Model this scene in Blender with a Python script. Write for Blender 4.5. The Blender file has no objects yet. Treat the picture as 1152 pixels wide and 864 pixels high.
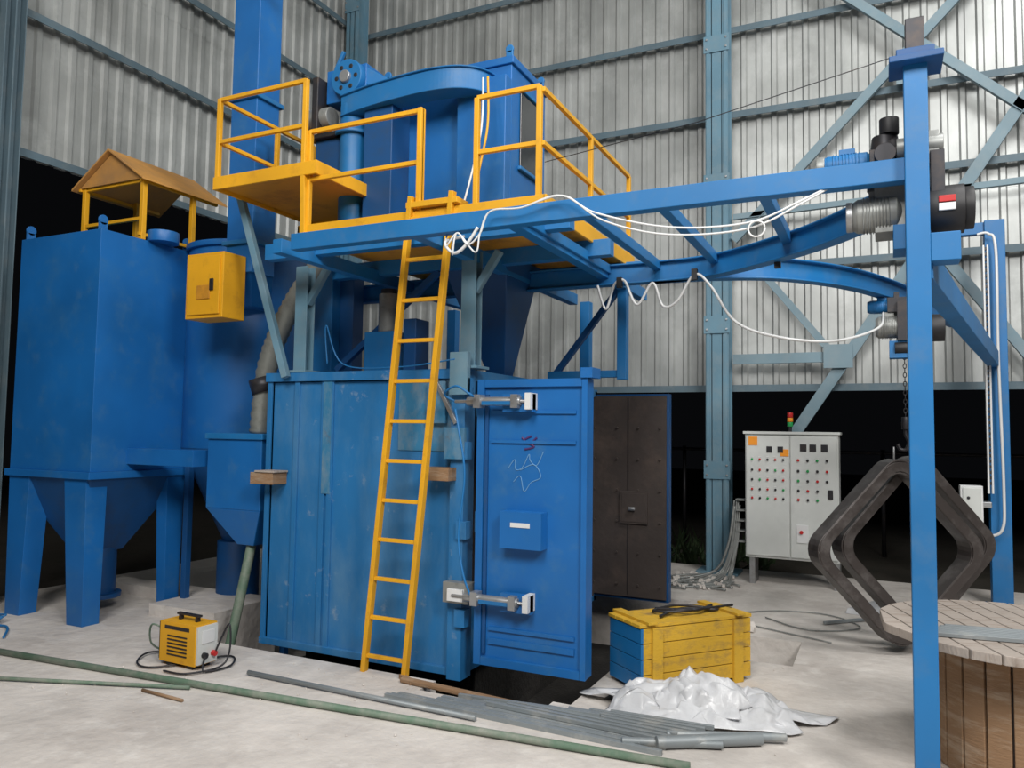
import bpy, bmesh, math, random
from mathutils import Vector, Matrix, noise
from mathutils.geometry import delaunay_2d_cdt
random.seed(4)
V=Vector
scene=bpy.context.scene
scene.view_settings.view_transform='Standard'
# ------------------------------------------------------------------ materials
def mat(name,col,rough=.5,metal=0.0,dirt=None,damt=.5,dscale=3.0,dlo=.5,dhi=.7,bump=.0,bscale=40,stretch=None,coat=0.0,var=.12,dirt2=None):
    m=bpy.data.materials.new(name);m.use_nodes=True
    nt=m.node_tree;n=nt.nodes;l=nt.links
    b=n['Principled BSDF'];b.inputs['Roughness'].default_value=rough;b.inputs['Metallic'].default_value=metal
    b.inputs['Coat Weight'].default_value=coat
    tc=n.new('ShaderNodeTexCoord');mp=n.new('ShaderNodeMapping');l.new(tc.outputs['Object'],mp.inputs[0])
    if stretch: mp.inputs['Scale'].default_value=stretch
    n0=n.new('ShaderNodeTexNoise');n0.inputs['Scale'].default_value=1.7;n0.inputs['Detail'].default_value=3
    l.new(tc.outputs['Object'],n0.inputs['Vector'])
    r0=n.new('ShaderNodeValToRGB');r0.color_ramp.elements[0].position=.3;r0.color_ramp.elements[1].position=.7
    c=V(col[:3]);r0.color_ramp.elements[0].color=(*(c*(1-var)),1);r0.color_ramp.elements[1].color=(*(c*(1+var)),1)
    l.new(n0.outputs['Fac'],r0.inputs[0]);out=r0.outputs[0]
    def layer(out,dirt,damt,dscale,dlo,dhi,vec):
        n1=n.new('ShaderNodeTexNoise');n1.inputs['Scale'].default_value=dscale;n1.inputs['Detail'].default_value=9;n1.inputs['Roughness'].default_value=.68
        l.new(vec,n1.inputs['Vector'])
        r1=n.new('ShaderNodeMapRange');r1.inputs[1].default_value=dlo;r1.inputs[2].default_value=dhi;r1.inputs[4].default_value=damt
        l.new(n1.outputs['Fac'],r1.inputs[0])
        mx=n.new('ShaderNodeMix');mx.data_type='RGBA';mx.inputs[7].default_value=(*dirt,1)
        l.new(r1.outputs[0],mx.inputs[0]);l.new(out,mx.inputs[6]);return mx.outputs[2]
    if dirt: out=layer(out,dirt,damt,dscale,dlo,dhi,mp.outputs[0])
    if dirt2: out=layer(out,*dirt2,tc.outputs['Object'])
    l.new(out,b.inputs['Base Color'])
    if bump:
        n2=n.new('ShaderNodeTexNoise');n2.inputs['Scale'].default_value=bscale;n2.inputs['Detail'].default_value=6
        l.new(mp.outputs[0],n2.inputs['Vector'])
        bp=n.new('ShaderNodeBump');bp.inputs['Strength'].default_value=bump;bp.inputs['Distance'].default_value=.02
        l.new(n2.outputs['Fac'],bp.inputs['Height']);l.new(bp.outputs[0],b.inputs['Normal'])
    return m
BLUE=mat('blue_paint',(.008,.125,.39),.45,dirt=(.04,.16,.32),damt=.4,dscale=2.5,bump=.04,bscale=6,dirt2=((.14,.23,.30),.18,5,.55,.8))
BLUED=mat('blue_paint_dusty',(.012,.15,.38),.6,dirt=(.15,.28,.38),damt=.6,dscale=2.2,dlo=.46,dhi=.8,bump=.06,bscale=8,stretch=(1,1,.4),dirt2=((.42,.46,.46),.5,7,.61,.78))
SCRAPE=mat('scraped_paint',(.03,.18,.34),.6,dirt=(.24,.29,.31),damt=.7,dscale=4,dlo=.45,dhi=.7,stretch=(1.4,1,.8),dirt2=((.12,.08,.05),.45,12,.58,.72))
BLUEB=mat('beam_blue',(.010,.15,.39),.5,dirt=(.1,.18,.28),damt=.3,dscale=6)
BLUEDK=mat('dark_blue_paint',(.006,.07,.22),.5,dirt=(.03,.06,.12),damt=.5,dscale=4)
LBLUE=mat('steel_lightblue',(.12,.24,.32),.55,dirt=(.22,.28,.31),damt=.5,dscale=5,dlo=.45)
BRACE=mat('brace_greyblue',(.17,.26,.31),.55,dirt=(.26,.31,.33),damt=.5,dscale=5,dlo=.45)
PURL=mat('purlin_greyblue',(.10,.155,.19),.6,dirt=(.18,.21,.22),damt=.5,dscale=5)
YEL=mat('yellow_paint',(.74,.37,.012),.5,dirt=(.35,.15,.02),damt=.5,dscale=7,dlo=.55,dhi=.75)
YELD=mat('yellow_deck_worn',(.60,.27,.02),.55,dirt=(.22,.09,.02),damt=.7,dscale=4)
YELR=mat('canopy_yellow_worn',(.55,.27,.06),.6,dirt=(.30,.17,.08),damt=.7,dscale=3,dlo=.4)
CLAD=mat('galvanised_cladding',(.44,.455,.445),.42,.3,dirt=(.26,.275,.27),damt=.6,dscale=1.2,dlo=.40,dhi=.66,stretch=(1.5,1.5,.5),var=.2,dirt2=((.58,.60,.59),.45,.8,.52,.62))
CONC=mat('dusty_concrete',(.60,.56,.52),.95,dirt=(.40,.36,.33),damt=.7,dscale=1.1,dlo=.47,dhi=.68,bump=.9,bscale=8,var=.12,dirt2=((.72,.69,.65),.6,5,.52,.7))
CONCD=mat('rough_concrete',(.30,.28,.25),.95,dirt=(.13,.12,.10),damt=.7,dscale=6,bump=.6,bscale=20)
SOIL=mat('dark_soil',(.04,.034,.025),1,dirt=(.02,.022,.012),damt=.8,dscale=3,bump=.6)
PITSHADE=mat('pit_shade_dark',(.02,.018,.016),.9,dirt=(.05,.045,.04),damt=.7,dscale=5,bump=.6)  # near-black colour paints the pit's shade into its surfaces
BLACK=mat('black_rubber',(.012,.012,.014),.55)
DARKM=mat('dark_metal',(.035,.035,.04),.45,.5,dirt=(.09,.065,.05),damt=.5,dscale=9)
LINER=mat('rusty_brown_liner',(.060,.047,.042),.6,dirt=(.11,.08,.065),damt=.7,dscale=3,bump=.2,bscale=15)
GREYM=mat('motor_grey',(.28,.29,.28),.45,.4,dirt=(.12,.12,.11),damt=.5,dscale=14)
STEEL=mat('bare_steel',(.40,.41,.42),.4,.7,dirt=(.2,.18,.16),damt=.5,dscale=12)
TUBE=mat('tube_steel',(.27,.30,.315),.5,.3,dirt=(.44,.44,.42),damt=.8,dscale=6)
RUST=mat('rusty_frame_steel',(.065,.055,.052),.42,.35,dirt=(.20,.185,.18),damt=.7,dscale=4,dlo=.48)
PANEL=mat('panel_grey',(.60,.62,.60),.45,dirt=(.5,.52,.5),damt=.4,dscale=4)
WHITE=mat('white_plastic',(.68,.69,.69),.4)
SHEET=mat('white_plastic_sack',(.62,.63,.65),.25,dirt=(.42,.42,.42),damt=.5,dscale=4,bump=.35,bscale=18)
GREEN=mat('green_pipe_paint',(.11,.18,.125),.6,dirt=(.30,.30,.26),damt=.8,dscale=7,dlo=.42)
FLEX=mat('flex_duct_grey',(.22,.23,.21),.5,.3,dirt=(.10,.10,.09),damt=.5,dscale=9)
WOOD=mat('weathered_wood',(.27,.16,.085),.8,dirt=(.42,.33,.24),damt=.7,dscale=4,stretch=(1,1,5),bump=.3,bscale=20)
WOODG=mat('dusty_wood_top',(.38,.33,.29),.85,dirt=(.17,.12,.09),damt=.8,dscale=5,stretch=(1,6,1),bump=.3,bscale=20)
CRY=mat('crate_yellow',(.60,.36,.03),.6,dirt=(.24,.16,.07),damt=.8,dscale=7,stretch=(1,1,2),bump=.2)
RED=mat('red_plastic',(.5,.02,.02),.4)
GRN=mat('green_plastic',(.02,.30,.08),.4)
ORG=mat('orange_label',(.85,.3,.02),.5)
GLASS=mat('dark_window',(.01,.012,.015),.15)
LEAF=mat('weed_leaf',(.02,.04,.012),.8,dirt=(.04,.05,.015),damt=.7,dscale=9)
CHALK=mat('chalk_mark',(.13,.30,.52),.8)
LOGO=mat('dark_red_mark',(.06,.02,.12),.6)
# ------------------------------------------------------------------ mesh builder
class M:
    def __init__(s,name): s.n=name;s.bm=bmesh.new();s.m=[]
    def mi(s,m):
        if m not in s.m:s.m.append(m)
        return s.m.index(m)
    def hexa(s,c,m,flat=True):
        vs=[s.bm.verts.new(p) for p in c];k=s.mi(m)
        for f in ((0,3,2,1),(4,5,6,7),(0,1,5,4),(1,2,6,5),(2,3,7,6),(3,0,4,7)):
            fa=s.bm.faces.new([vs[i] for i in f]);fa.material_index=k
    def box(s,x0,x1,y0,y1,z0,z1,m): 
        s.hexa([(x0,y0,z0),(x1,y0,z0),(x1,y1,z0),(x0,y1,z0),(x0,y0,z1),(x1,y0,z1),(x1,y1,z1),(x0,y1,z1)],m)
    def frust(s,a,za,b,zb,m): # a,b=(x0,x1,y0,y1)
        s.hexa([(a[0],a[2],za),(a[1],a[2],za),(a[1],a[3],za),(a[0],a[3],za),(b[0],b[2],zb),(b[1],b[2],zb),(b[1],b[3],zb),(b[0],b[3],zb)],m)
    def beam(s,p,q,w,h,m,up=(0,0,1)):
        p=V(p);q=V(q);d=(q-p).normalized();u=V(up)
        if abs(d.dot(u.normalized()))>.98:u=V((0,1,0))
        a=d.cross(u).normalized();b=a.cross(d).normalized();a*=w/2;b*=h/2
        s.hexa([p-a-b,p+a-b,p+a+b,p-a+b,q-a-b,q+a-b,q+a+b,q-a+b],m)
    def ibeam(s,p,q,w,h,m,t=.012):
        p=V(p);q=V(q);o=V((0,0,h/2-t/2))
        s.beam(p+o,q+o,w,t,m);s.beam(p-o,q-o,w,t,m);s.beam(p,q,t,h-2*t,m)
    def cyl(s,p,q,r,m,r2=None,seg=20,cap=True):
        p=V(p);q=V(q);d=(q-p).normalized();u=V((0,0,1)) if abs(d.z)<.9 else V((0,1,0))
        a=d.cross(u).normalized();b=a.cross(d);r2=r if r2 is None else r2;k=s.mi(m)
        A=[s.bm.verts.new(p+(a*math.cos(t)+b*math.sin(t))*r) for t in [2*math.pi*i/seg for i in range(seg)]]
        B=[s.bm.verts.new(q+(a*math.cos(t)+b*math.sin(t))*r2) for t in [2*math.pi*i/seg for i in range(seg)]]
        for i in range(seg):
            f=s.bm.faces.new([A[i],A[(i+1)%seg],B[(i+1)%seg],B[i]]);f.smooth=True;f.material_index=k
        if cap:
            for c in (A[::-1],B):
                f=s.bm.faces.new(c);f.material_index=k
    def sweep(s,pts,w,h,m,closed=False,smooth=False,up=(0,0,1)):
        pts=[V(p) for p in pts];n=len(pts);k=s.mi(m);R=[]
        for i,p in enumerate(pts):
            if closed:d=(pts[(i+1)%n]-pts[i-1])
            else:d=pts[min(i+1,n-1)]-pts[max(i-1,0)]
            d.normalize();a=d.cross(V(up)).normalized();b=a.cross(d).normalized()
            R.append([s.bm.verts.new(p+a*x*w/2+b*y*h/2) for x,y in((-1,-1),(1,-1),(1,1),(-1,1))])
        for i in range(n if closed else n-1):
            A=R[i];B=R[(i+1)%n]
            for j in range(4):
                f=s.bm.faces.new([A[j],A[(j+1)%4],B[(j+1)%4],B[j]]);f.material_index=k
        if not closed:
            for c in (R[0][::-1],R[-1]):
                f=s.bm.faces.new(c);f.material_index=k
    def tube(s,pts,r,m,seg=8,corr=0):
        pts=[V(p) for p in pts];n=len(pts);k=s.mi(m);R=[];a0=None
        for i,p in enumerate(pts):
            d=(pts[min(i+1,n-1)]-pts[max(i-1,0)]).normalized()
            if a0 is None:
                u=V((0,0,1)) if abs(d.z)<.9 else V((0,1,0));a=d.cross(u).normalized()
            else: a=(a0-d*a0.dot(d)).normalized()
            a0=a;b=a.cross(d);rr=r*(1+(corr if i%2 else -corr))
            R.append([s.bm.verts.new(p+(a*math.cos(2*math.pi*j/seg)+b*math.sin(2*math.pi*j/seg))*rr) for j in range(seg)])
        for i in range(n-1):
            for j in range(seg):
                f=s.bm.faces.new([R[i][j],R[i][(j+1)%seg],R[i+1][(j+1)%seg],R[i+1][j]]);f.material_index=k;f.smooth=True
        for c in (R[0][::-1],R[-1]):
            f=s.bm.faces.new(c);f.material_index=k
    def quad(s,pts,m):
        f=s.bm.faces.new([s.bm.verts.new(p) for p in pts]);f.material_index=s.mi(m)
    def done(s,bev=.004,loc=None,rotz=0,parent=None):
        bmesh.ops.recalc_face_normals(s.bm,faces=s.bm.faces)
        me=bpy.data.meshes.new(s.n);s.bm.to_mesh(me);s.bm.free()
        for m in s.m:me.materials.append(m)
        o=bpy.data.objects.new(s.n,me);scene.collection.objects.link(o)
        if bev:
            b=o.modifiers.new('bevel','BEVEL');b.width=bev;b.segments=2;b.limit_method='ANGLE';b.angle_limit=math.radians(50)
        if loc:o.location=loc
        o.rotation_euler.z=rotz
        if parent:o.parent=parent
        return o
def cr(pts,n=8):
    pts=[V(p) for p in pts];P=[pts[0]]+pts+[pts[-1]];o=[]
    for i in range(1,len(P)-2):
        a,b,c,d=P[i-1:i+3]
        for k in range(n):
            t=k/n;o.append(.5*((2*b)+(c-a)*t+(2*a-5*b+4*c-d)*t*t+(3*b-a-3*c+d)*t**3))
    o.append(pts[-1]);return o
# ------------------------------------------------------------------ shell
holes=[(-5.2,-1.78,4.63,8.0),(-2.76,-1.9,4.42,4.63),(-1.45,-.62,6.15,6.9),(-7.2,-5.2,5.75,8.0)]
xs=sorted({-7.9,7.0,*[h[0] for h in holes],*[h[1] for h in holes]});ys=sorted({-4.0,10.25,*[h[2] for h in holes],*[h[3] for h in holes]})
f=M('floor')
for i in range(len(xs)-1):
    for j in range(len(ys)-1):
        cx=(xs[i]+xs[i+1])/2;cy=(ys[j]+ys[j+1])/2
        if any(h[0]<cx<h[1] and h[2]<cy<h[3] for h in holes):
            f.box(xs[i],xs[i+1],ys[j],ys[j+1],-.62,-.55,PITSHADE if cx>-5.2 and cx<-1.7 else CONCD)
        else: f.box(xs[i],xs[i+1],ys[j],ys[j+1],-.6,0,CONC)
f.box(-6.0,-5.2,5.0,5.75,0,.10,CONC);f.box(-7.3,-6.0,5.5,5.75,0,.10,CONC)
f.done(0)
g=M('ground_outside');g.box(-30,30,10.25,40,-.5,-.1,SOIL);g.box(-30,-7.9,-4,10.25,-.5,-.1,SOIL);g.done(0)
def corr(name,along,fixed,u0,u1,z0,z1,sgn):
    m=M(name);k=m.mi(CLAD);per=.19;d=.03
    prof=[(0,0),(.10,0),(.12,d),(.17,d)]
    zs=[z0];
    while zs[-1]<z1-.01: zs.append(min(z1,zs[-1]+2.35))
    for zi in range(len(zs)-1):
        a=zs[zi]-(.05 if zi else 0);b=zs[zi+1];off=.004*zi;row=[];u=u0
        while u<u1:
            for (du,dd) in prof:
                uu=min(u+du,u1);o=fixed+sgn*(dd+off)
                P=(lambda z,uu=uu,o=o:(uu,o,z) if along=='x' else (o,uu,z))
                row.append((m.bm.verts.new(P(a)),m.bm.verts.new(P(b))))
            u+=per
        for i in range(len(row)-1):
            fa=m.bm.faces.new([row[i][0],row[i+1][0],row[i+1][1],row[i][1]]);fa.material_index=k
    return m.done(0)
corr('wall_back','x',10.2,-7.8,7.0,2.25,10.2,-1)
corr('wall_left','y',-7.85,-4.0,10.2,4.4,10.2,1)
c=M('ceiling');c.box(-7.9,7,-4,10.3,10.2,10.3,CLAD);c.done(0)
for z in (2.32,3.85,4.87,5.87,7.0,8.15,9.2):
    p=M('wall_purlin');p.beam((-7.7,10.08,z),(7,10.08,z),.08,.012,PURL);p.beam((-7.7,10.04,z-.04),(7,10.04,z-.04),.012,.08,PURL);p.done(0)
for z in (4.45,5.88,7.05,8.25,9.4):
    p=M('wall_purlin');p.beam((-7.75,-4,z),(-7.75,10.1,z),.08,.012,PURL);p.beam((-7.7,-4,z-.04),(-7.7,10.1,z-.04),.012,.08,PURL);p.done(0)
def column(x,y,w=.3):
    m=M('steel_column');t=.014;h=.13
    m.box(x-w/2,x+w/2,y-h,y-h+t,0,10.2,LBLUE);m.box(x-w/2,x+w/2,y+h-t,y+h,0,10.2,LBLUE)
    m.box(x-w/2+.07,x-w/2+.07+t,y-h,y+h,0,10.2,LBLUE);m.box(x+w/2-.07-t,x+w/2-.07,y-h,y+h,0,10.2,LBLUE)
    for xx in(x-w/2+.012,x+w/2-.052): m.box(xx,xx+.04,y-h-.012,y-h,0,10.2,LBLUE)
    z=.25;i=0
    while z<10:
        if i%4==2:
            m.box(x-w/2-.02,x+w/2+.02,y-h-.022,y-h-.012,z,z+.22,LBLUE)
            for sx in(-.12,.12):
                for sz in(.05,.17): m.cyl((x+sx,y-h-.036,z+sz),(x+sx,y-h-.02,z+sz),.014,STEEL,seg=6)
        z+=.45;i+=1
    m.box(x-.25,x+.25,y-.2,y+.2,0,.03,LBLUE)
    m.done(.002)
column(-1.84,9.85,.28);column(-7.55,9.8,.24);column(4.2,9.85)
m=M('steel_column');m.box(-7.70,-7.50,4.44,4.455,0,10.2,PURL);m.box(-7.6,-7.59,4.35,4.55,0,10.2,PURL);m.box(-7.70,-7.5,4.35,4.36,0,10.2,PURL);m.box(-7.7,-7.5,4.54,4.55,0,10.2,PURL);m.done(.002)
def brace(a,b,w=.1,extra=()):
    m=M('wall_brace');p=V((a[0],9.9,a[1]));q=V((b[0],9.9,b[1]))
    d=(q-p).normalized();nrm=V((0,1,0)).cross(d)*w/2
    m.beam(p+nrm,q+nrm,.06,.01,BRACE,up=nrm);m.beam(p,q,w,.01,BRACE,up=(0,1,0))
    for e in extra:m.box(e[0],e[1],9.84,9.86,e[2],e[3],BRACE)
    m.done(.002)
brace((-1.67,4.15),(1.75,7.7),.11,[(.2,.5,5.80,6.1)]);brace((-1.67,8.3),(2.3,4.55),.11)
brace((-.97,1.7),(2.1,6.43),.13,[(-.62,-.3,2.5,2.78)]);brace((-1.35,3.75),(-.42,2.55),.08);brace((-1.68,2.64),(-.4,2.64),.12)
brace((.45,4.05),(2.6,.9),.11);brace((-1.67,4.45),(2.2,4.55),.07)
# ------------------------------------------------------------------ blast booth
b=M('blast_booth')
X0,X1,Y0,Y1=-4.48,-2.66,4.8,7.6
b.box(X0,X1,Y0,Y0+.06,0,2.12,BLUED);b.box(X0,X0+.06,Y0,Y1,0,2.12,BLUED);b.box(X0,X1,Y1-.06,Y1,0,2.12,BLUED)
b.box(X0,X1,Y0,Y1,2.06,2.14,BLUED);b.box(X0,X1,Y0,Y1,0,.05,BLUED)
b.box(X0+.2,X1-.05,Y0+.3,Y1,-.55,0,PITSHADE)  # recessed base coloured near-black as painted shade under the booth
b.box(X0+.07,X0+.09,Y0+.07,Y1-.07,0.05,2.05,LINER);b.box(X0+.07,X1,Y0+.06,Y0+.08,0.05,2.05,LINER);b.box(X0+.07,X1,Y1-.08,Y1-.06,0.05,2.05,LINER)
for x in (X0,-4.20,-3.93,-3.86,-2.74): b.box(x,x+.045,Y0-.018,Y0,.02,2.07,BLUED)
b.box(X0-.01,X1+.01,Y0-.035,Y0,2.07,2.14,BLUED)
b.box(X0,X1,Y0-.03,Y0,.0,.05,BLUED)
b.box(X1-.09,X1+.02,Y0-.05,Y0+.1,-.02,2.2,BLUED)
for z in(.35,.95,1.5,1.95):
    b.box(X1-.02,X1+.06,Y0-.08,Y0-.0,z,z+.12,BLUED)
b.box(-3.22,-2.76,Y0-.008,Y0-.001,1.55,2.07,SCRAPE);b.box(-3.91,-3.83,Y0-.022,Y0-.018,1.2,2.07,SCRAPE)
b.box(-2.95,-2.80,Y0-.05,Y0-.01,1.75,2.05,SCRAPE);b.box(-2.78,-2.62,Y0-.09,Y0-.05,1.5,1.72,SCRAPE);b.box(-2.74,-2.6,Y0-.1,Y0-.05,1.95,2.25,LBLUE)
b.beam((-2.9,Y0-.06,2.1),(-2.7,Y0-.06,1.75),.03,.03,STEEL)
b.box(-4.5,-4.27,Y0-.16,Y0,1.26,1.35,WOOD);b.box(-2.92,-2.70,Y0-.16,Y0,1.35,1.44,WOOD);b.box(-4.45,-4.25,Y0-.17,Y0-.01,1.352,1.366,WOODG)
b.box(-2.75,-2.55,Y0-.12,Y0-.02,.52,.66,GREYM);b.box(-2.70,-2.58,Y0-.15,Y0-.12,.54,.62,WHITE)
b.done(.006)
d=M('booth_door');D0,D1=-2.52,-1.72
d.box(D0,D1,4.742,4.84,.13,2.05,BLUE)
d.box(D0+.08,D1-.05,4.842,4.87,.18,2.0,LINER)
for (x0,x1,z0,z1) in ((D0-.002,D0+.05,.128,2.052),(D1-.035,D1+.002,.128,2.052),(D0+.052,D1-.037,2.0,2.052),(D0+.052,D1-.037,.128,.18)): d.box(x0,x1,4.715,4.741,z0,z1,BLUE)
for z0,z1 in((1.62,1.64),(.27,.31),(.36,.385),(1.82,1.84)): d.box(D0+.1,D1-.08,4.727,4.741,z0,z1,BLUE)
d.box(D0+.055,D0+.08,4.725,4.741,.2,1.95,BLUEDK)
d.box(-2.3,-2.0,4.64,4.741,.93,1.17,BLUE);d.box(-2.22,-2.08,4.635,4.639,1.07,1.10,WHITE)
d.box(D1-.04,D1+.04,4.7,4.86,2.054,2.12,BLUE)
for z in(1.9,.58):
    d.box(-2.30,-2.08,4.66,4.714,z-.07,z+.05,BLUE)
    d.cyl((-2.56,4.65,z),(-2.16,4.65,z),.03,STEEL);d.box(-2.5,-2.45,4.61,4.69,z-.045,z+.045,STEEL);d.box(-2.22,-2.17,4.61,4.69,z-.045,z+.045,STEEL)
    d.cyl((-2.66,4.65,z),(-2.1,4.65,z),.012,STEEL,seg=10);d.box(-2.12,-2.08,4.62,4.74,z-.055,z+.055,WHITE);d.box(-2.44,-2.22,4.618,4.622,z-.025,z+.0,BLUEB)
for z in(.5,1.0,1.8):
    d.cyl((D0-.02,4.8,z),(D0-.02,4.8,z+.14),.03,BLUED)
pts=[(-2.29+.035*i+.015*math.sin(i*2.1),4.74,1.45+.05*math.sin(i*1.9)+.012*i) for i in range(8)]
d.tube(cr(pts,6),.003,CHALK,6);d.tube(cr([(-2.25,4.74,1.36),(-2.2,4.74,1.40),(-2.17,4.74,1.30),(-2.12,4.74,1.36),(-2.05,4.74,1.40),(-2.1,4.74,1.48),(-2.2,4.74,1.44)],6),.003,CHALK,6)
d.tube(cr([(-2.17,4.739,1.58),(-2.10,4.739,1.60),(-2.17,4.739,1.64),(-2.12,4.739,1.67)],6),.007,LOGO,6);d.tube(cr([(-2.19,4.739,1.66),(-2.14,4.739,1.62),(-2.08,4.739,1.66)],6),.007,LOGO,6)
d.done(.003)
d=M('booth_door');d.box(-2.74,-1.9,7.56,7.66,.05,2.09,BLUEDK);d.box(-2.72,-1.92,7.53,7.56,.08,2.07,LINER)
for x in(-2.31,): d.box(x,x+.008,7.526,7.53,.1,2.05,DARKM)
d.box(-2.38,-2.10,7.505,7.53,.80,1.12,LINER);d.box(-2.36,-2.12,7.50,7.505,.82,1.10,LINER)
for z in[.2+.31*i for i in range(6)]:
    for x in(-2.66,-2.42,-2.20,-1.98): d.cyl((x,7.515,z),(x,7.53,z),.012,LINER,seg=8)
d.cyl((-2.28,7.48,.95),(-2.22,7.48,.95),.02,STEEL)
d.done(.004)
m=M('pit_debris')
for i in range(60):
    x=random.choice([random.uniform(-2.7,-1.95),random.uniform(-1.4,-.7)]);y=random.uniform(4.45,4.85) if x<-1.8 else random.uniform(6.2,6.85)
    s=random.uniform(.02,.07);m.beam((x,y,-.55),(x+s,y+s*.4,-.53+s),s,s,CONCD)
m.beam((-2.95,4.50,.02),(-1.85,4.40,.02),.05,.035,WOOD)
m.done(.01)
# ------------------------------------------------------------------ platform
pl=M('maintenance_platform')
pl.box(-3.86,-1.9,4.4,6.3,3.10,3.14,YELD)
pl.box(-3.87,-1.89,4.38,4.40,3.08,3.19,YEL);pl.box(-1.9,-1.88,4.38,6.3,3.08,3.19,YEL);pl.box(-3.87,-3.85,4.38,4.9,3.08,3.19,YEL)
for y in(4.5,5.3,6.1): pl.beam((-4.25,y,3.04),(-1.75,y,3.04),.09,.12,BLUEB)
for x in(-3.8,-2.66,-1.98): pl.beam((x,4.1,2.97),(x,6.9,2.97),.08,.1,BLUEB)
def post(mm,x,y,z0,z1,m=YEL): mm.beam((x,y,z0),(x,y,z1),.035,.035,m)
def rail(mm,a,b,zs,m=YEL):
    for z in zs: mm.beam((a[0],a[1],z),(b[0],b[1],z),.030,.030,m)
for x in(-3.79,-2.82,-2.39,-1.94): post(pl,x,4.4,3.1,3.9)
rail(pl,(-3.79,4.4),(-2.82,4.4),(3.89,3.53));rail(pl,(-2.39,4.4),(-1.94,4.4),(3.9,3.53))
for y in(5.3,6.25): post(pl,-1.92,y,3.1,3.88)
rail(pl,(-1.92,4.4),(-1.92,6.25),(3.88,3.53))
pl.box(-4.68,-3.70,4.36,5.49,3.58,3.61,YELD)
pl.box(-4.70,-3.68,4.34,4.36,3.55,3.65,YEL);pl.box(-4.70,-4.68,4.36,5.49,3.55,3.65,YEL);pl.box(-3.70,-3.68,4.36,5.49,3.55,3.65,YEL);pl.box(-4.7,-3.7,5.49,5.51,3.55,3.65,YEL)
for (x,y) in((-4.67,4.36),(-3.81,4.36),(-4.67,5.0),(-4.67,5.47)): post(pl,x,y,3.58,4.28)
rail(pl,(-4.67,4.36),(-3.81,4.36),(4.27,3.93));rail(pl,(-4.67,4.36),(-4.67,5.47),(4.27,3.93))
pl.beam((-3.81,4.36,3.6),(-3.81,4.38,3.12),.04,.04,YEL)
for x in(-4.19,-2.66):
    y=4.86;pl.box(x-.06,x+.06,y-.05,y-.04,2.14,3.0,LBLUE);pl.box(x-.06,x+.06,y+.04,y+.05,2.14,3.0,LBLUE);pl.box(x-.005,x+.005,y-.04,y+.04,2.14,3.0,LBLUE)
    pl.box(x-.1,x+.1,y-.1,y+.1,2.14,2.16,LBLUE);pl.beam((x+.03,y,2.7),(x+.22,y,2.98),.05,.05,LBLUE)
    pl.box(x-.05,x+.05,7.2,7.3,2.14,3.0,BLUEB)
pl.beam((-4.73,4.66,3.6),(-4.24,4.72,2.1),.055,.055,LBLUE)
pl.beam((-4.2,5.3,2.2),(-3.2,5.3,2.98),.05,.05,BLUEDK);pl.beam((-2.6,6.3,2.2),(-2.0,6.3,2.95),.05,.05,BLUEDK)
pl.beam((-1.98,6.3,2.15),(-1.98,6.3,3.0),.08,.08,BLUEB);pl.beam((-2.66,6.3,2.2),(-1.95,6.3,2.2),.06,.06,BLUEB)
pl.done(.003)
ld=M('access_ladder')
bl,br=V((-3.32,4.58,.0)),V((-2.98,4.58,.0));tl,tr=V((-2.865,4.36,3.28)),V((-2.545,4.36,3.28))
ld.beam(bl,tl,.035,.05,YEL,up=(0,1,0));ld.beam(br,tr,.035,.05,YEL,up=(0,1,0))
for i in range(12):
    t=.035+i*.0835;ld.beam(bl.lerp(tl,t),br.lerp(tr,t),.026,.026,YEL)
ld.box(-2.9,-2.5,4.34,4.5,3.2,3.24,YEL);ld.beam((-2.82,4.38,3.24),(-2.82,4.38,3.9),.035,.035,YEL)
ld.beam((-3.0,4.57,.015),(-2.85,4.48,.015),.04,.03,WOOD)
ld.done(.003)
# ------------------------------------------------------------------ separator on top
s=M('dust_separator')
s.box(-3.72,-2.53,5.2,5.85,3.14,4.52,BLUE)
s.box(-3.74,-2.51,5.18,5.87,4.52,4.58,BLUE);s.box(-2.95,-2.53,5.1,5.2,3.3,4.40,BLUE)
s.box(-2.53,-2.515,5.35,5.7,3.75,4.35,GLASS)
for z in(3.73,4.36): s.box(-2.53,-2.50,5.32,5.73,z,z+.03,BLUEB)
for x,y in((-2.56,5.22),(-3.69,5.22),(-2.56,5.82)):
    s.box(x-.03,x+.03,y-.01,y+.01,4.58,4.64,BLUEB);s.cyl((x,y-.01,4.65),(x,y+.01,4.65),.035,BLUEB,seg=14)
pts=[(-3.95,5.02,4.33),(-3.6,4.98,4.35),(-3.2,4.96,4.36),(-2.98,4.97,4.36),(-2.84,5.02,4.36),(-2.76,5.12,4.36),(-2.75,5.25,4.36)]
s.sweep(cr(pts,6),.14,.16,BLUEB);s.sweep([p+V((0,-.0,.085)) for p in cr(pts,6)],.18,.012,BLUEB);s.sweep([p+V((0,-.0,-.085)) for p in cr(pts,6)],.18,.012,BLUEB)
s.box(-3.72,-3.45,4.95,5.2,3.14,4.28,BLUEDK);s.cyl((-3.9,5.05,3.14),(-3.9,5.05,4.35),.11,BLUEB)
s.cyl((-3.9,5.05,3.3),(-3.9,5.05,3.33),.15,BLUEB);s.cyl((-3.9,5.05,4.1),(-3.9,5.05,4.13),.15,BLUEB)
s.box(-4.25,-3.98,5.0,5.3,3.6,4.10,BLUEDK);s.box(-4.3,-3.95,4.95,5.35,4.1,4.14,DARKM)
s.cyl((-3.9,4.93,4.56),(-3.9,5.0,4.56),.15,BLUEB,seg=28);s.cyl((-3.9,4.9,4.56),(-3.9,4.95,4.56),.05,STEEL)
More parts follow.
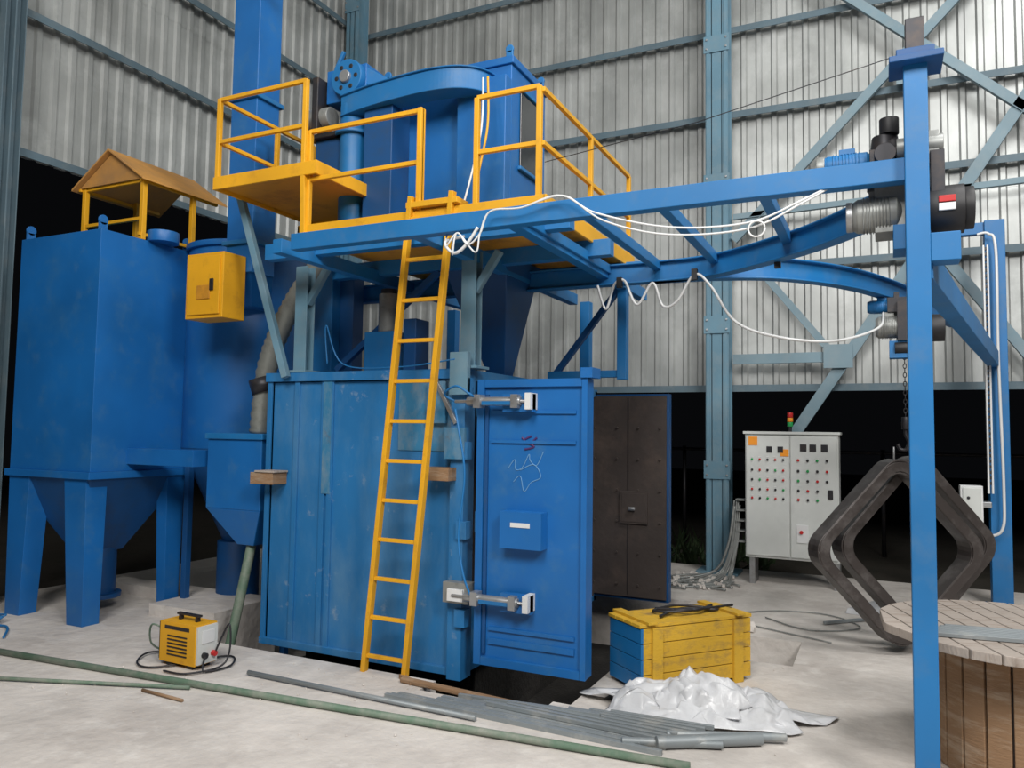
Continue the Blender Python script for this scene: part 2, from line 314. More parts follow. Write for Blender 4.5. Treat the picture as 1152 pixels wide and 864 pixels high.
for i in range(6):
    a=i*math.pi/3;s.cyl((-3.9+.095*math.cos(a),4.925,4.56+.095*math.sin(a)),(-3.9+.095*math.cos(a),4.94,4.56+.095*math.sin(a)),.02,BLACK,seg=10)
s.box(-4.15,-3.75,5.0,5.35,4.4,4.68,BLUE);s.cyl((-4.3,5.1,4.5),(-4.05,5.1,4.5),.09,DARKM);s.cyl((-4.32,5.0,4.28),(-4.08,5.0,4.28),.085,GREYM)
s.box(-4.22,-4.16,4.9,5.1,4.15,4.6,DARKM);s.beam((-4.1,5.05,4.7),(-4.02,5.05,4.85),.03,.03,BLUEB);s.beam((-3.8,5.05,4.6),(-3.55,5.1,4.45),.1,.12,BLUEB)
s.tube(cr([(-2.62,4.9,4.3),(-2.6,4.85,3.9),(-2.66,4.8,3.5),(-2.72,4.75,3.2)]),.008,WHITE)
s.tube(cr([(-2.58,4.9,4.3),(-2.55,4.85,3.9),(-2.6,4.8,3.5),(-2.60,4.75,3.2)]),.009,YEL)
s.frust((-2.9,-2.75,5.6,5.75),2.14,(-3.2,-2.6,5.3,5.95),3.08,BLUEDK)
s.box(-4.55,-4.35,5.4,5.65,2.14,3.2,BLUEB);s.box(-4.35,-4.2,5.5,5.65,2.14,3.1,BLUEDK)
s.box(-3.85,-3.55,5.2,5.45,2.14,2.50,BLUEB);s.cyl((-3.68,5.3,2.5),(-3.68,5.3,2.82),.085,GREYM);s.cyl((-3.68,5.3,2.82),(-3.68,5.3,2.86),.07,DARKM)
s.box(-3.5,-3.38,5.25,5.45,2.14,2.6,BLUEDK)
s.done(.008)
e=M('bucket_elevator')
e.box(-5.22,-4.92,5.0,5.28,3.05,7.2,BLUE)
for z in(3.3,4.6,5.9): e.box(-5.25,-4.89,4.97,5.31,z,z+.04,BLUEB)
e.box(-5.35,-4.75,4.9,5.4,7.2,7.7,BLUE);e.box(-4.91,-4.78,4.93,5.0,5.55,5.62,YEL)
e.frust((-5.45,-5.15,5.25,5.5),2.8,(-5.22,-4.92,5.0,5.28),3.08,BLUE)
e.done(.006)
y=M('yellow_control_box');y.box(-5.40,-4.97,4.74,4.99,2.62,3.18,YEL);y.box(-5.37,-5.0,4.725,4.74,2.65,3.15,YEL);y.box(-5.25,-5.1,4.715,4.725,2.78,2.9,YELD);y.box(-5.1,-5.06,4.71,4.725,2.85,2.95,DARKM);y.done(.006)
fd=M('flexible_duct')
fd.tube(cr([(-4.22,5.15,3.15),(-4.38,5.1,2.95),(-4.58,5.05,2.6),(-4.70,5.0,2.2),(-4.74,4.98,1.65)],14),.085,FLEX,16,corr=.06)
fd.cyl((-4.71,5,2.0),(-4.74,4.98,2.12),.11,DARKM);fd.done(0)
fb=M('dust_discharge_hopper');fb.box(-5.18,-4.58,4.84,5.2,1.02,1.60,BLUE);fb.frust((-4.9,-4.72,4.93,5.08),.72,(-5.18,-4.58,4.84,5.2),1.02,BLUE);fb.box(-5.2,-4.56,4.82,5.22,1.6,1.65,BLUEB)
fb.cyl((-4.8,5.0,.74),(-4.84,4.72,-.5),.04,GREEN);fb.done(.006)
# ------------------------------------------------------------------ dust collector
h=M('dust_collector')
HX0,HX1,HY0,HY1=-7.15,-6.06,4.4,5.4
h.box(HX0,HX1,HY0,HY1,1.3,3.4,BLUE);h.box(HX0-.03,HX1+.03,HY0-.03,HY1+.03,1.24,1.3,BLUE)
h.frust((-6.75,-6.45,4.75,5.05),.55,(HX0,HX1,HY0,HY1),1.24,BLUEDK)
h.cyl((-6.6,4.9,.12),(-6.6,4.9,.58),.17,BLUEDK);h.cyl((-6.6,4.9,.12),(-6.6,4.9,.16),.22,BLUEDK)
def leg(x,y,sx,w=.1):
    h.frust((x-w,x+w,y-.08,y+.08),0,(min(x-w,x-w+sx*.22),max(x+w,x+w+sx*.22),y-.1,y+.1),1.24,BLUE)
leg(-6.2,4.5,-.4);leg(-7.05,4.5,.4);leg(-6.12,5.3,-.2,.05);leg(-7.05,5.3,.4,.06)
for x,yy in((HX1-.05,HY0+.05),(HX0+.05,HY0+.05),(HX1-.05,HY1-.05)):
    h.box(x-.01,x+.01,yy-.04,yy+.04,3.4,3.47,BLUE);h.cyl((x-.01,yy,3.49),(x+.01,yy,3.49),.045,BLUE,seg=14)
h.box(-6.1,-5.25,4.75,4.95,1.36,1.5,BLUE)
CX,CY=-5.72,5.78
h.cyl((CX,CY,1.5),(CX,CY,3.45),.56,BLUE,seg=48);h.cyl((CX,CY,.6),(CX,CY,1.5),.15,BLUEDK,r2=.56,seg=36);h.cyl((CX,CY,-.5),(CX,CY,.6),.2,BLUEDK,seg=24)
h.cyl((CX,CY,3.40),(CX,CY,3.452),.59,BLUE,seg=48)
for a in(.3,2.4,4.3): h.beam((CX+.5*math.cos(a),CY+.5*math.sin(a),-.55 if a<4 else 0),(CX+.5*math.cos(a),CY+.5*math.sin(a),1.6),.06,.06,BLUEDK)
h.box(-6.4,-5.9,5.4,5.7,1.8,3.2,BLUE)
h.cyl((-6.02,5.0,3.4),(-6.02,5.0,3.5),.14,BLUE)
cx0,cx1,cy0,cy1=-6.92,-6.04,4.78,5.68;cm=(cx0+cx1)/2
for x in(cx0+.04,cx1-.04):
    for yy in(cy0+.04,cy1-.3): h.beam((x,yy,3.4),(x,yy,3.98),.045,.045,YEL)
rail(h,(cx0+.04,cy0+.04),(cx1-.04,cy0+.04),(3.95,3.6));rail(h,(cx1-.04,cy0),(cx1-.04,cy1),(3.95,3.45));rail(h,(cx0,cy0),(cx0,cy1),(3.95,))
for a,bx in((cx0-.05,cm),(cx1+.05,cm)):
    h.hexa([(a,cy0-.05,3.93),(bx,cy0-.05,4.26),(bx,cy1+.05,4.26),(a,cy1+.05,3.93),(a,cy0-.05,3.95),(bx,cy0-.05,4.28),(bx,cy1+.05,4.28),(a,cy1+.05,3.95)],YELR)
h.hexa([(cx0,cy0,3.96),(cx1,cy0,3.96),(cm,cy0,4.25),(cm,cy0,4.25),(cx0,cy0+.01,3.96),(cx1,cy0+.01,3.96),(cm,cy0+.01,4.25),(cm,cy0+.01,4.25)],YELR)
h.done(.005)
# ------------------------------------------------------------------ monorail frame
r=M('monorail_track')
r.ibeam((-4.4,5.8,2.94),(-1.5,5.8,2.94),.1,.16,BLUEB)
fr=cr([(-1.6,5.8,2.94),(-1.1,5.72,2.94),(-.6,5.35,2.94),(-.25,4.98,2.94),(.1,4.45,2.94)],10)
bk=cr([(-1.6,5.8,2.94),(-1.1,5.86,2.94),(-.66,6.06,2.94),(-.25,6.55,2.94),(.07,7.25,2.94),(.45,8.4,2.94),(.7,9.3,2.94)],10)
for P in(fr,bk):
    for dz,w,hh in((.074,.1,.012),(-.074,.1,.012),(0,.012,.14)):
        r.sweep([p+V((0,0,dz)) for p in P],w,hh,BLUEB)
r.beam((-3.6,4.05,2.96),(.16,4.05,2.96),.08,.11,BLUEB)
for x,yb in((-1.95,5.8),(-1.55,5.8),(-1.1,5.72),(-.55,5.3)): r.beam((x,4.05,2.99),(x,yb+.1,2.99),.06,.07,BLUEB)
r.beam((.17,4.0,2.5),(1.05,9.3,2.5),.10,.15,BLUEB)
r.beam((.4,9.3,3.88),(1.12,9.3,3.88),.1,.12,BLUEB);r.beam((.45,9.3,3.88),(.7,9.3,3.0),.08,.08,BLUEB)
r.beam((1.07,9.3,0),(1.07,9.3,3.95),.18,.17,BLUEB);r.box(.93,1.2,9.17,9.43,0,.02,BLUEB)
r.beam((.16,4.0,0),(.16,4.0,3.46),.10,.10,BLUEB);r.box(.02,.32,3.86,4.14,0,.02,BLUEB)
r.box(.05,.275,3.89,4.11,3.43,3.46,BLUEDK);r.box(.08,.24,3.92,4.08,3.46,3.50,BLUEDK);r.beam((.16,4,3.5),(.16,4,3.66),.08,.08,DARKM)
r.box(.21,.33,3.95,4.08,2.50,2.63,BLUEB)
r.done(.004)
def motor(m,p,q,rad,mt,fins=True):
    m.cyl(p,q,rad,mt,seg=24);p=V(p);q=V(q);d=(q-p)
    if fins:
        for i in range(9):
            a=p+d*(.15+.08*i);m.cyl(a,a+d*.03,rad*1.08,mt,seg=24)
    m.cyl(p-d*.12,p,rad*.8,mt,r2=rad*.98,seg=24);m.cyl(q,q+d*.12,rad*.98,mt,r2=rad*.6,seg=24)
    m.box(p.x+d.x*.3,p.x+d.x*.7,p.y-.03,p.y+.03,p.z+rad*.9,p.z+rad*1.35,mt)
k=M('electric_hoist')
motor(k,(-.24,4.25,3.08),(-.05,4.25,3.08),.062,BLUEB);k.cyl((-.29,4.25,3.08),(-.25,4.25,3.08),.065,GREYM)
motor(k,(-.10,4.2,2.80),(.08,4.2,2.80),.085,GREYM);k.cyl((-.15,4.2,2.80),(-.12,4.2,2.80),.075,STEEL)
k.cyl((.20,4.15,2.78),(.36,4.15,2.78),.115,BLACK,seg=28);k.cyl((.36,4.15,2.78),(.40,4.15,2.78),.1,BLACK,seg=28);k.box(.25,.32,4.03,4.05,2.79,2.82,RED);k.box(.25,.32,4.03,4.05,2.75,2.785,WHITE)
k.cyl((.03,4.23,2.93),(.03,4.23,3.2),.085,DARKM,r2=.06);k.box(-.04,.1,4.15,4.31,2.98,3.12,DARKM);k.cyl((.03,4.14,3.08),(.03,4.10,3.08),.05,DARKM);k.box(.22,.28,4.06,4.26,2.85,3.05,DARKM);k.cyl((.08,4.14,3.10),(.28,4.14,3.10),.05,GREYM)
k.box(-.02,.12,4.15,4.35,2.7,2.95,GREYM);k.cyl((.05,4.2,3.2),(.05,4.2,3.28),.045,BLACK);k.box(.06,.22,4.1,4.3,2.60,2.72,BLUEB);k.box(.2,.26,4.1,4.2,3.0,3.16,GREYM)
k.done(.004)
k=M('electric_hoist')
motor(k,(-.08,7.1,2.78),(.1,7.1,2.78),.055,BLUEB);k.box(.05,.35,7.0,7.3,2.72,2.84,DARKM)
motor(k,(-.02,7.05,2.6),(.15,7.05,2.6),.09,GREYM);k.cyl((.28,7.05,2.58),(.46,7.05,2.58),.11,BLACK,seg=28);k.box(.12,.3,6.95,7.2,2.48,2.8,DARKM)
k.cyl((.1,7.0,2.42),(.22,7.0,2.42),.05,BLACK);k.box(.06,.2,6.98,7.12,2.34,2.48,BLUEB);k.box(.1,.14,7.1,7.3,2.8,2.9,DARKM)
z=2.38
i=0
while z>1.85:
    pts=[V((.17,7,z))+ (V((.012*math.cos(a),0,.022*math.sin(a))) if i%2 else V((0,.012*math.cos(a),.022*math.sin(a)))) for a in[2*math.pi*j/8 for j in range(9)]]
    k.tube(pts,.004,DARKM,6);z-=.036;i+=1
k.cyl((.17,7,1.86),(.17,7,1.76),.03,DARKM)
k.tube(cr([(.17,7,1.78),(.17,7,1.72),(.19,7,1.66),(.17,7,1.6),(.13,7,1.6),(.11,7,1.64)]),.014,DARKM)
k.done(.003)
def frame(yc,xc,zc,S,wd,dp,ang,XS=1.0):
    m=M('hanging_steel_frame');R=.17;pts=[]
    for q in range(4):
        a0=q*math.pi/2;cx=(S-R)*(1 if q in(0,3) else -1);cz=(S-R)*(1 if q in(0,1) else -1)
        for j in range(7):
            a=a0+j/6*math.pi/2;pts.append((cx+R*math.cos(a),cz+R*math.sin(a)))
    c=math.cos(math.pi/4);P=[]
    for u,w in pts: P.append(V(((u-w)*c*XS,0,(u+w)*c)))
    m.sweep(P,.014,dp,RUST,closed=True,up=(0,1,0))
    def sc(t): return [p*(1-t/S) for p in P]
    m.sweep([p+V((0,-dp/2,0)) for p in sc(wd/2)],wd,.012,RUST,closed=True,up=(0,1,0))
    m.sweep([p+V((0,dp/2,0)) for p in sc(wd/2)],wd,.012,RUST,closed=True,up=(0,1,0))
    m.sweep(sc(wd),.012,dp,RUST,closed=True,up=(0,1,0))
    m.tube([(0,0,S*1.25),(.0,0,1.62-zc)],.008,STEEL)
    return m.done(.004,loc=(xc,yc,zc),rotz=ang)
frame(6.9,.08,.80,.555,.075,.17,math.radians(30),.94)
frame(7.2,.22,.82,.555,.075,.15,math.radians(33),.94)
m=M('cable_chain');P=cr([(.90,9.1,3.78),(1.0,9.1,3.78),(1.06,9.08,3.6),(1.06,9.08,2.5),(1.08,9.08,1.2),(1.06,9.08,.80),(.93,9.1,.72)],10)
m.tube(P,.014,WHITE,8)
for i in range(44): z=3.6-i*.055;m.box(.945,.99,9.03,9.07,z,z+.03,DARKM)
m.box(.94,.955,9.02,9.08,1.15,3.65,WHITE);m.box(.975,.99,9.02,9.08,1.15,3.65,WHITE);m.done(0)
m=M('switch_box');m.box(.70,.90,9.05,9.2,.8,1.22,WHITE);m.box(.72,.88,9.035,9.05,.82,1.2,PANEL)
for z in(.9,1.0,1.1): m.cyl((.77,9.02,z),(.77,9.035,z),.015,DARKM,seg=10)
m.box(.88,.98,9.1,9.25,1.0,1.06,STEEL);m.done(.008)
m=M('festoon_cable')
m.tube(cr([(-2.0,5.7,2.85),(-1.93,5.7,2.66),(-1.86,5.7,2.85),(-1.78,5.7,2.87),(-1.68,5.7,2.68),(-1.56,5.7,2.84),(-1.48,5.7,2.66),(-1.36,5.65,2.68),(-1.22,5.6,2.86),(-1.1,5.6,2.76),(-.93,5.6,2.5),(-.65,5.6,2.38),(-.3,5.8,2.36),(-.02,6.3,2.5),(.02,6.9,2.7)],10),.010,WHITE)
for x,yy in((-1.82,5.7),(-1.22,5.6),(-.62,5.4)): m.box(x-.02,x+.02,yy-.02,yy+.02,2.82,2.9,BLACK)
m.done(0)
m=M('festoon_cable')
for k2 in range(2):
    o=.05*k2
    P=[(-2.45,4.3,3.05),(-2.42+o,4.1,2.92),(-2.36+o,3.97,2.80-o),(-2.28,3.97,2.88),(-2.2+o,3.96,2.80-o),(-2.12,3.96,2.86),(-2.05,3.95,2.98),(-1.85,3.95,2.98),(-1.6,3.95,3.02),(-1.4+o,3.95,2.9-o),(-1.0,3.95,2.78-o*.8),(-.6,3.95,2.76-o*.6),(-.35,3.98,2.85-o*.3),(-.1,4.1,3.0)]
    m.tube(cr(P,8),.0055,WHITE,6)
m.tube(cr([(-2.42,4.3,2.95),(-2.38,4.0,2.84),(-2.30,3.97,2.76),(-2.22,3.97,2.80),(-2.14,3.97,2.9)],8),.010,WHITE,6)
pc=[(-.55+.04*math.cos(a),3.93,2.72+.04*math.sin(a)) for a in[i*2*math.pi/14 for i in range(15)]];m.tube(pc,.005,WHITE,6)
m.tube([(-1.9,4.4,3.4),(-.9,4.2,3.42),(.16,4,3.52)],.0025,DARKM,6)
m.done(0)
m=M('air_hose')
m.tube(cr([(-2.66,4.65,1.9),(-2.72,4.6,1.95),(-2.6,4.55,2.0),(-2.5,4.55,1.95),(-2.48,4.58,1.93)]),.008,BLUEB)
m.tube(cr([(-2.66,4.65,1.85),(-2.6,4.6,1.7),(-2.55,4.6,1.4),(-2.6,4.62,1.0),(-2.55,4.6,.75),(-2.5,4.62,.6)]),.008,BLUEB)
m.tube(cr([(-3.9,4.8,2.2),(-3.88,4.75,2.5),(-3.75,4.8,2.2),(-3.2,4.75,2.16),(-2.7,4.7,2.2)]),.006,BLUEB);m.done(0)
m=M('air_hose');m.tube(cr([(-6.3,3.9,.015),(-6.6,4.1,.02),(-6.9,4.05,.015),(-7.05,4.2,.1),(-7.1,4.3,.6),(-7.3,4.2,1.3)]),.010,BLUEB)
for q in range(5): m.tube(cr([(-6.5-.1*q,3.9+.05*q,.02),(-6.8,4.1+.03*q,.03+.01*q),(-7.0-.05*q,3.95+.06*q,.02)]),.008,BLUEB)
m.done(0)
# ------------------------------------------------------------------ control panel
m=M('control_panel');m.box(-1.44,-.44,9.3,9.65,.3,1.71,PANEL);m.box(-1.425,-.955,9.275,9.3,.33,1.69,PANEL);m.box(-.94,-.455,9.275,9.3,.33,1.69,PANEL)
for x in(-1.4,-.5): m.box(x,x+.06,9.32,9.6,0,.3,STEEL)
m.box(-1.46,-.42,9.27,9.66,1.71,1.74,PANEL)
for r_ in range(5):
    z=(1.42,1.30,1.19,1.08,.98)[r_]
    for c_ in range(5):
        x=-1.36+.085*c_;m.cyl((x,9.26,z),(x,9.275,z),.013,(GRN,RED,BLACK,RED,BLACK)[(r_*2+c_)%5],seg=10);m.box(x-.015,x+.015,9.272,9.275,z+.025,z+.035,WHITE)
for r_ in range(5):
    z=(1.42,1.30,1.19,1.08,.98)[r_]
    for c_ in range(4 if r_<3 else 3):
        x=-.86+.1*c_;m.cyl((x,9.26,z),(x,9.275,z),.015,(RED,BLACK,GRN,BLACK)[(r_+c_)%4],seg=10)
for x in(-1.2,-1.08): m.box(x,x+.06,9.268,9.275,1.5,1.57,DARKM)
for x in(-.84,-.74,-.62): m.box(x,x+.07,9.268,9.275,1.52,1.6,DARKM)
m.box(-1.40,-1.30,9.27,9.275,1.58,1.68,ORG);m.box(-1.05,-.96,9.27,9.275,1.46,1.54,ORG);m.box(-.55,-.5,9.26,9.275,1.0,1.1,DARKM)
m.cyl((-.83,9.24,.62),(-.83,9.275,.62),.02,RED);m.box(-.88,-.76,9.262,9.275,.5,.7,WHITE)
m.cyl((-.96,9.45,1.74),(-.96,9.45,1.80),.02,DARKM,seg=12);m.cyl((-.96,9.45,1.80),(-.96,9.45,1.85),.032,GRN,seg=14);m.cyl((-.96,9.45,1.855),(-.96,9.45,1.9),.032,ORG,seg=14);m.cyl((-.96,9.45,1.905),(-.96,9.45,1.96),.032,RED,seg=14)
m.done(.004)
m=M('cable_bundle')
for i in range(16):
    a=random.uniform(-.12,.12);m.tube(cr([(-1.55+a*.3,9.4,.75+random.uniform(-.1,.2)),(-1.6+a*.5,9.35,.4),(-1.7+a,9.3,.1),(-1.9+a*3,9.1+random.uniform(-.3,.2),.02),(-2.3+a*4,9.0+random.uniform(-.4,.4),.02),(-2.1+a*6,8.7+random.uniform(-.3,.6),.02)]),.011,GREYM,6)
for i in range(5): m.box(-1.56,-1.46,9.35,9.5,.45+.12*i,.47+.12*i,GREYM)
m.done(0)
# ------------------------------------------------------------------ crate
ang=math.atan2(.67,.56)
m=M('wooden_crate');L,W,H=.87,.38,.44
for i in range(4):
    z=.03+i*.10;m.box(0,L,0,.02,z,z+.094,CRY);m.box(0,L,W-.02,W,z,z+.094,CRY)
    m.box(-.02,0,0,W,z,z+.094,BLUEB);m.box(L,L+.02,0,W,z,z+.094,CRY)
for x in(.06,L-.14): m.box(x,x+.08,-.022,0,0,H-.012,CRY)
for x in(0,.3,.6): m.box(x+.05,x+.12,.02,W-.02,0,.03,WOOD)
for i in range(4): m.box(-.03,L+.03,.0+i*.098,.09+i*.098,H-.01,H+.012,CRY)
m.box(.02,.09,-.03,W+.03,H+.012,H+.03,CRY);m.box(L-.12,L-.05,-.03,W+.03,H+.012,H+.03,CRY)
m.tube(cr([(.2,.1,H+.03),(.45,.2,H+.04),(.7,.12,H+.03),(.5,.3,H+.04),(.25,.25,H+.03),(.4,.1,H+.05),(.9,.2,H+.03)]),.010,DARKM)
m.tube(cr([(.3,.3,H+.03),(.5,.1,H+.05),(.75,.25,H+.03)]),.012,DARKM)
m.done(.004,loc=(-1.42,5.0,0),rotz=ang)
# ------------------------------------------------------------------ welder
m=M('welding_machine')
m.box(0,.36,0,.19,.03,.31,YEL);m.box(.36,.38,.01,.18,.04,.30,PANEL);m.box(-.02,0,.01,.18,.04,.30,DARKM)
for x in(.05,.26): m.box(x,x+.06,.02,.17,0,.03,BLACK)
m.box(.09,.11,.08,.11,.31,.345,DARKM);m.box(.26,.28,.08,.11,.31,.345,DARKM);m.box(.07,.30,.08,.11,.345,.36,DARKM)
for i in range(6): m.box(.08,.28,-.004,0,.08+.026*i,.09+.026*i,DARKM)
m.box(.05,.3,-.003,0,.26,.285,DARKM);m.cyl((.38,.06,.1),(.41,.06,.1),.02,BLACK);m.cyl((.38,.14,.1),(.41,.14,.1),.02,RED);m.box(.38,.385,.04,.15,.18,.27,WHITE)
m.tube(cr([(.40,.06,.1),(.46,.0,.02),(.5,.2,.015),(.3,.35,.015),(.1,-.08,.015),(-.1,-.1,.015),(-.25,.1,.02),(-.1,.25,.015)]),.007,DARKM)
m.tube(cr([(.40,.14,.1),(.47,.2,.3),(.5,.15,.05),(.4,-.08,.015),(.2,-.12,.015)]),.007,DARKM)
m.tube(cr([(-.02,.1,.2),(-.15,.05,.25),(-.22,.1,.1),(-.2,.2,.015)]),.007,GREEN)
m.done(.008,loc=(-4.70,4.02,0),rotz=math.radians(-2))
# ------------------------------------------------------------------ loose pipes
def pipe(name,a,b,r,mt):
    m=M(name);m.cyl(a,b,r,mt,seg=14);m.done(0)
pipe('green_pipe',(-6.9,3.55,.024),(-.9,4.02,.024),.022,GREEN)
pipe('green_pipe',(-5.9,3.05,.018),(-4.06,3.72,.018),.012,GREEN)
pipe('steel_pipe',(-3.95,4.12,.022),(-2.17,4.10,.022),.016,TUBE)
pipe('steel_pipe',(-4.3,3.56,.012),(-3.92,3.54,.012),.01,WOOD)
m=M('steel_tube_bundle')
for i in range(22):
    t=i/21;w=random.uniform(.022,.034)
    a=(-2.85+1.0*t+random.uniform(-.1,.1),4.20+.16*t+.02*random.random()+.12*(1 if i%3 else 0)*t,w/2)
    bq=(-1.15+random.uniform(-.12,.1),4.14+.44*t+random.uniform(-.01,.01),w/2)
    m.beam(a,bq,w,w,TUBE)
for i in range(7):
    m.beam((-2.2+.12*i,4.30+.035*i,.045),(-1.12+.04*i,4.24+.05*i,.045),.024,.024,TUBE)
m.beam((-2.45,4.40,.02),(-1.5,4.38,.06),.026,.026,TUBE)
m.cyl((-1.12,4.20,.04),(-.62,4.52,.04),.034,TUBE);m.cyl((-1.1,4.34,.04),(-.5,4.6,.04),.022,TUBE);m.cyl((-1.3,4.16,.03),(-.8,4.36,.03),.022,TUBE)
m.done(.002)
# ------------------------------------------------------------------ crumpled plastic sheet (faceted by Delaunay folds)
random.seed(21)
def crumple(name,cx,cy,A,B,rot,npts,hump,amp,jit,seed):
    random.seed(seed);P=[];out=30
    for i in range(out):
        a=2*math.pi*i/out;r_=1+.14*math.sin(3*a+seed)+.12*math.sin(5*a)+random.uniform(-.10,.10)
        sq=1/max(abs(math.cos(a)),abs(math.sin(a)))**.5
        P.append(V((math.cos(a)*A*r_*sq,math.sin(a)*B*r_*sq)))
    T=0
    while len(P)<npts+out and T<20000:
        T+=1;x=random.uniform(-A,A);y=random.uniform(-B,B)
        if (x/A)**2+(y/B)**2>.98: continue
        dmin=min(((x-p.x)**2+((y-p.y)*1.5)**2) for p in P)
        if dmin<.0022:continue
        P.append(V((x,y)))
    vs,ed,fs,_,_,_=delaunay_2d_cdt(P,[(i,(i+1)%out) for i in range(out)],[],1,1e-5)
    me=bpy.data.meshes.new(name);co=[]
    for i,p in enumerate(vs):
        u=p.x/A;v=p.y/B;e=max(0,1-(u*u+v*v))
        hz=hump(u,v)
        z=.006+hz*min(1,e*2.5)+(random.uniform(0,1)**1.2)*amp*(.35+hz*4)*min(1,e*3)+(random.uniform(0,.03) if e<.1 else 0)
        jx=random.uniform(-jit,jit)*min(1,e*3);jy=random.uniform(-jit,jit)*min(1,e*3)
        co.append((p.x+jx,p.y+jy,z))
    me.from_pydata(co,[],[list(f_) for f_ in fs]);me.materials.append(SHEET)
    for p in me.polygons:p.use_smooth=True
    o=bpy.data.objects.new(name,me);scene.collection.objects.link(o)
    o.location=(cx,cy,0);o.rotation_euler.z=rot
    bm=bmesh.new();bm.from_mesh(me);bmesh.ops.recalc_face_normals(bm,faces=bm.faces)
    cl=bm.edges.layers.float.get('crease_edge') or bm.edges.layers.float.new('crease_edge')
    for e_ in bm.edges: e_[cl]=random.choice([0,.35,.6,.8])
    bm.to_mesh(me);bm.free()
    sb=o.modifiers.new('subd','SUBSURF');sb.levels=2;sb.render_levels=2
    so=o.modifiers.new('thick','SOLIDIFY');so.thickness=.002
    return o
hump=lambda u,v:.13*math.exp(-((u-.0)**2)/.14-((v-.25)**2)/.4)+.055*math.exp(-((u-.55)**2)/.06-(v**2)/.5)+.06*math.exp(-((u+.55)**2)/.07-(v**2)/.5)+.015
o1=crumple('plastic_sack_pile',-1.02,4.84,.68,.30,math.radians(12),210,hump,.13,.028,7)
o2=crumple('top_sack',.10,.04,.34,.19,math.radians(-20),90,lambda u,v:.12*math.exp(-(u*u+v*v)/.5)+.03,.10,.03,12)
o2.parent=o1;o2.location=(.02,.05,.05)
# ------------------------------------------------------------------ cable spool
random.seed(5)
m=M('wooden_cable_spool');cx,cy=.62,4.76;R=.66
n=13
for z,RR in((.69,R),(.0,.43)):
    for i in range(n):
        x0=-RR+2*RR*i/n;x1=x0+2*RR/n-.008
        ya=math.sqrt(max(0.0004,RR*RR-x0*x0));yb=math.sqrt(max(0.0004,RR*RR-x1*x1))
        m.hexa([(x0,-ya,z),(x1,-yb,z),(x1,yb,z),(x0,ya,z),(x0,-ya,z+.045),(x1,-yb,z+.045),(x1,yb,z+.045),(x0,ya,z+.045)],WOODG)
for i in range(22):
    a=2*math.pi*i/22;rr=.38;p=V((rr*math.cos(a),rr*math.sin(a),.045));m.beam(p,p+V((0,0,.645)),.10,.025,WOOD,up=(math.cos(a),math.sin(a),0))
m.cyl((0,0,.045),(0,0,.69),.355,LINER,seg=30)
o=m.done(.004,loc=(cx,cy,0),rotz=math.radians(20))
m=M('metal_rods')
for i in range(7): m.beam((.15+.02*i,4.33+.035*i,.748),(1.1,4.48+.03*i,.748),.02,.02,TUBE)
m.done(.002)
m=M('rubble')
for i in range(300):
    q=random.random()
    if q<.45:x=random.uniform(-2.6,-1.6);yy=random.uniform(8.6,9.5)
    elif q<.6:x=random.uniform(-.2,.8);yy=random.uniform(8,8.9)
    elif q<.7:x=random.uniform(-1.6,-.5);yy=random.uniform(5.9,7.2)
    else:x=random.uniform(-5,-.2);yy=random.uniform(3.2,4.5)
    if any(hh[0]-.05<x<hh[1]+.05 and hh[2]-.05<yy<hh[3]+.05 for hh in holes):continue
    s_=random.uniform(.012,.05) if yy>7 else random.uniform(.004,.012);m.beam((x,yy,0),(x+s_*random.uniform(-.5,.5),yy+s_*.5,s_*.9),s_,s_*1.2,CONC)
m.done(.003)
m=M('scrap_sheet');m.hexa([(-.35,8.2,0),(.5,8.0,0),(.6,8.5,0),(-.1,8.7,0),(-.33,8.22,.05),(.5,8.02,.03),(.58,8.5,.09),(-.1,8.68,.06)],SHEET);m.beam((-.5,7.6,.02),(.3,8.4,.02),.03,.03,TUBE);m.done(.01)
m=M('floor_cable');m.tube(cr([(-1.0,7.6,.012),(-.6,7.3,.012),(-.2,7.6,.012),(-.5,8.0,.012),(-1.0,7.9,.012),(-1.3,7.4,.012),(-.4,6.95,.012)],8),.006,GREYM,6);m.done(0)
m=M('weeds')
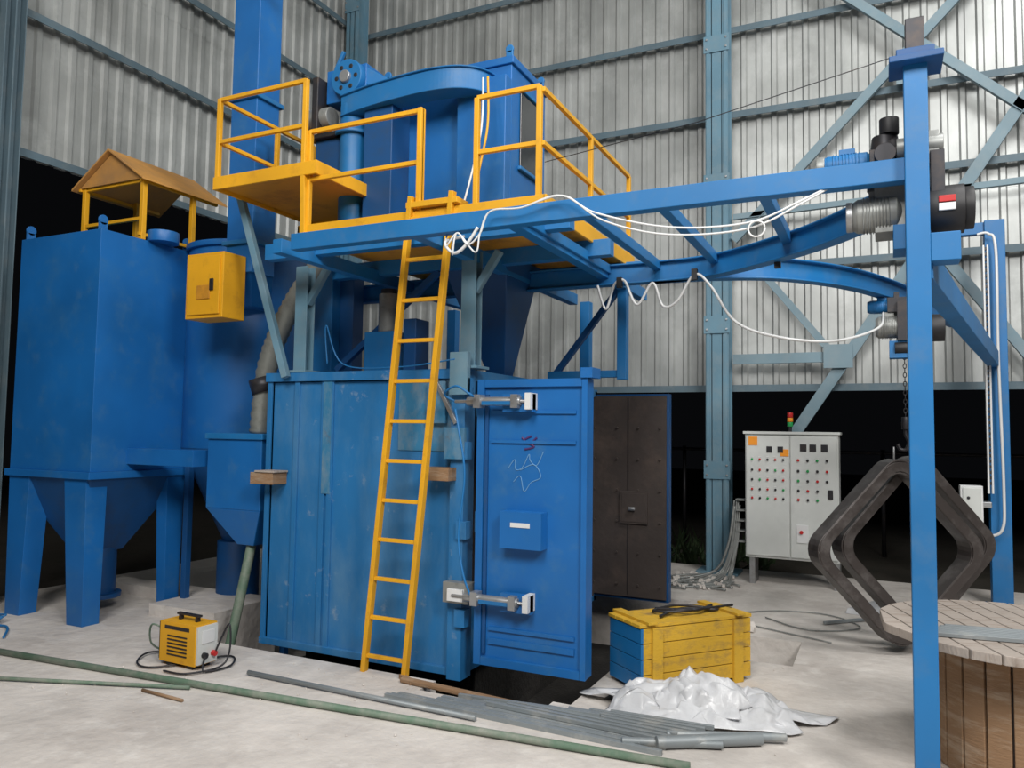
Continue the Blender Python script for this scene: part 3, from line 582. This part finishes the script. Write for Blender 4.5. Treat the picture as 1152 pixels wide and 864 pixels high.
for i in range(200):
    x=random.uniform(-3.2,-1.4);yy=10.6+random.random()**1.5*2;hgt=random.uniform(.1,.45)
    w=random.uniform(.015,.03);dx=random.uniform(-.15,.15);dy=random.uniform(-.15,.15)
    m.quad([(x-w,yy,-.1),(x+w,yy,-.1),(x+dx+w*.6,yy+dy,-.1+hgt*.6),(x+dx*1.6,yy+dy,-.1+hgt)],LEAF)
m.done(0)
m=M('boundary_fence_pipe');m.cyl((-12,13,1.45),(8,13,1.45),.025,DARKM)
for x in range(-12,9,3): m.cyl((x,13,-.1),(x,13,1.5),.03,DARKM)
m.done(0)
# ------------------------------------------------------------------ lights / world
def area(name,loc,tgt,size,e,col):
    l=bpy.data.lights.new(name,'AREA');l.size=size;l.energy=e;l.color=col
    o=bpy.data.objects.new(name,l);scene.collection.objects.link(o);o.location=loc
    o.rotation_euler=(V(tgt)-V(loc)).to_track_quat('-Z','Y').to_euler()
area('flood_light_1',(3.0,3.8,8.8),(-1.5,9,2.5),2.4,400,(1,.99,.97))
area('fill_light',(-1.0,-2.5,7.5),(-3,6,0),3.4,600,(1,.975,.94))  # added soft fill, high up behind the camera
area('flood_light_3',(3.5,-.5,6.0),(-2.0,6,1),1.6,360,(1,.98,.95))
w=bpy.data.worlds.new('night');scene.world=w;w.use_nodes=True;w.node_tree.nodes['Background'].inputs[0].default_value=(.28,.30,.36,1);w.node_tree.nodes['Background'].inputs[1].default_value=.008
# ------------------------------------------------------------------ camera
yaw=math.radians(25.6);p=math.radians(3.5);rr=.0143
hv=V((-math.sin(yaw),math.cos(yaw),0));Rt=V((math.cos(yaw),math.sin(yaw),0));Z=V((0,0,1))
F=hv*math.cos(p)+Z*math.sin(p);U=Z*math.cos(p)-hv*math.sin(p)
CR=(Rt*math.cos(rr)+U*math.sin(rr)).normalized();CU=(U*math.cos(rr)-Rt*math.sin(rr)).normalized()
cam=bpy.data.cameras.new('camera');co=bpy.data.objects.new('camera',cam);scene.collection.objects.link(co)
mt=Matrix((CR,CU,-F)).transposed().to_4x4();mt.translation=V((0,0,1.7));co.matrix_world=mt
cam.sensor_width=36;cam.lens=870/1152*36;scene.camera=co
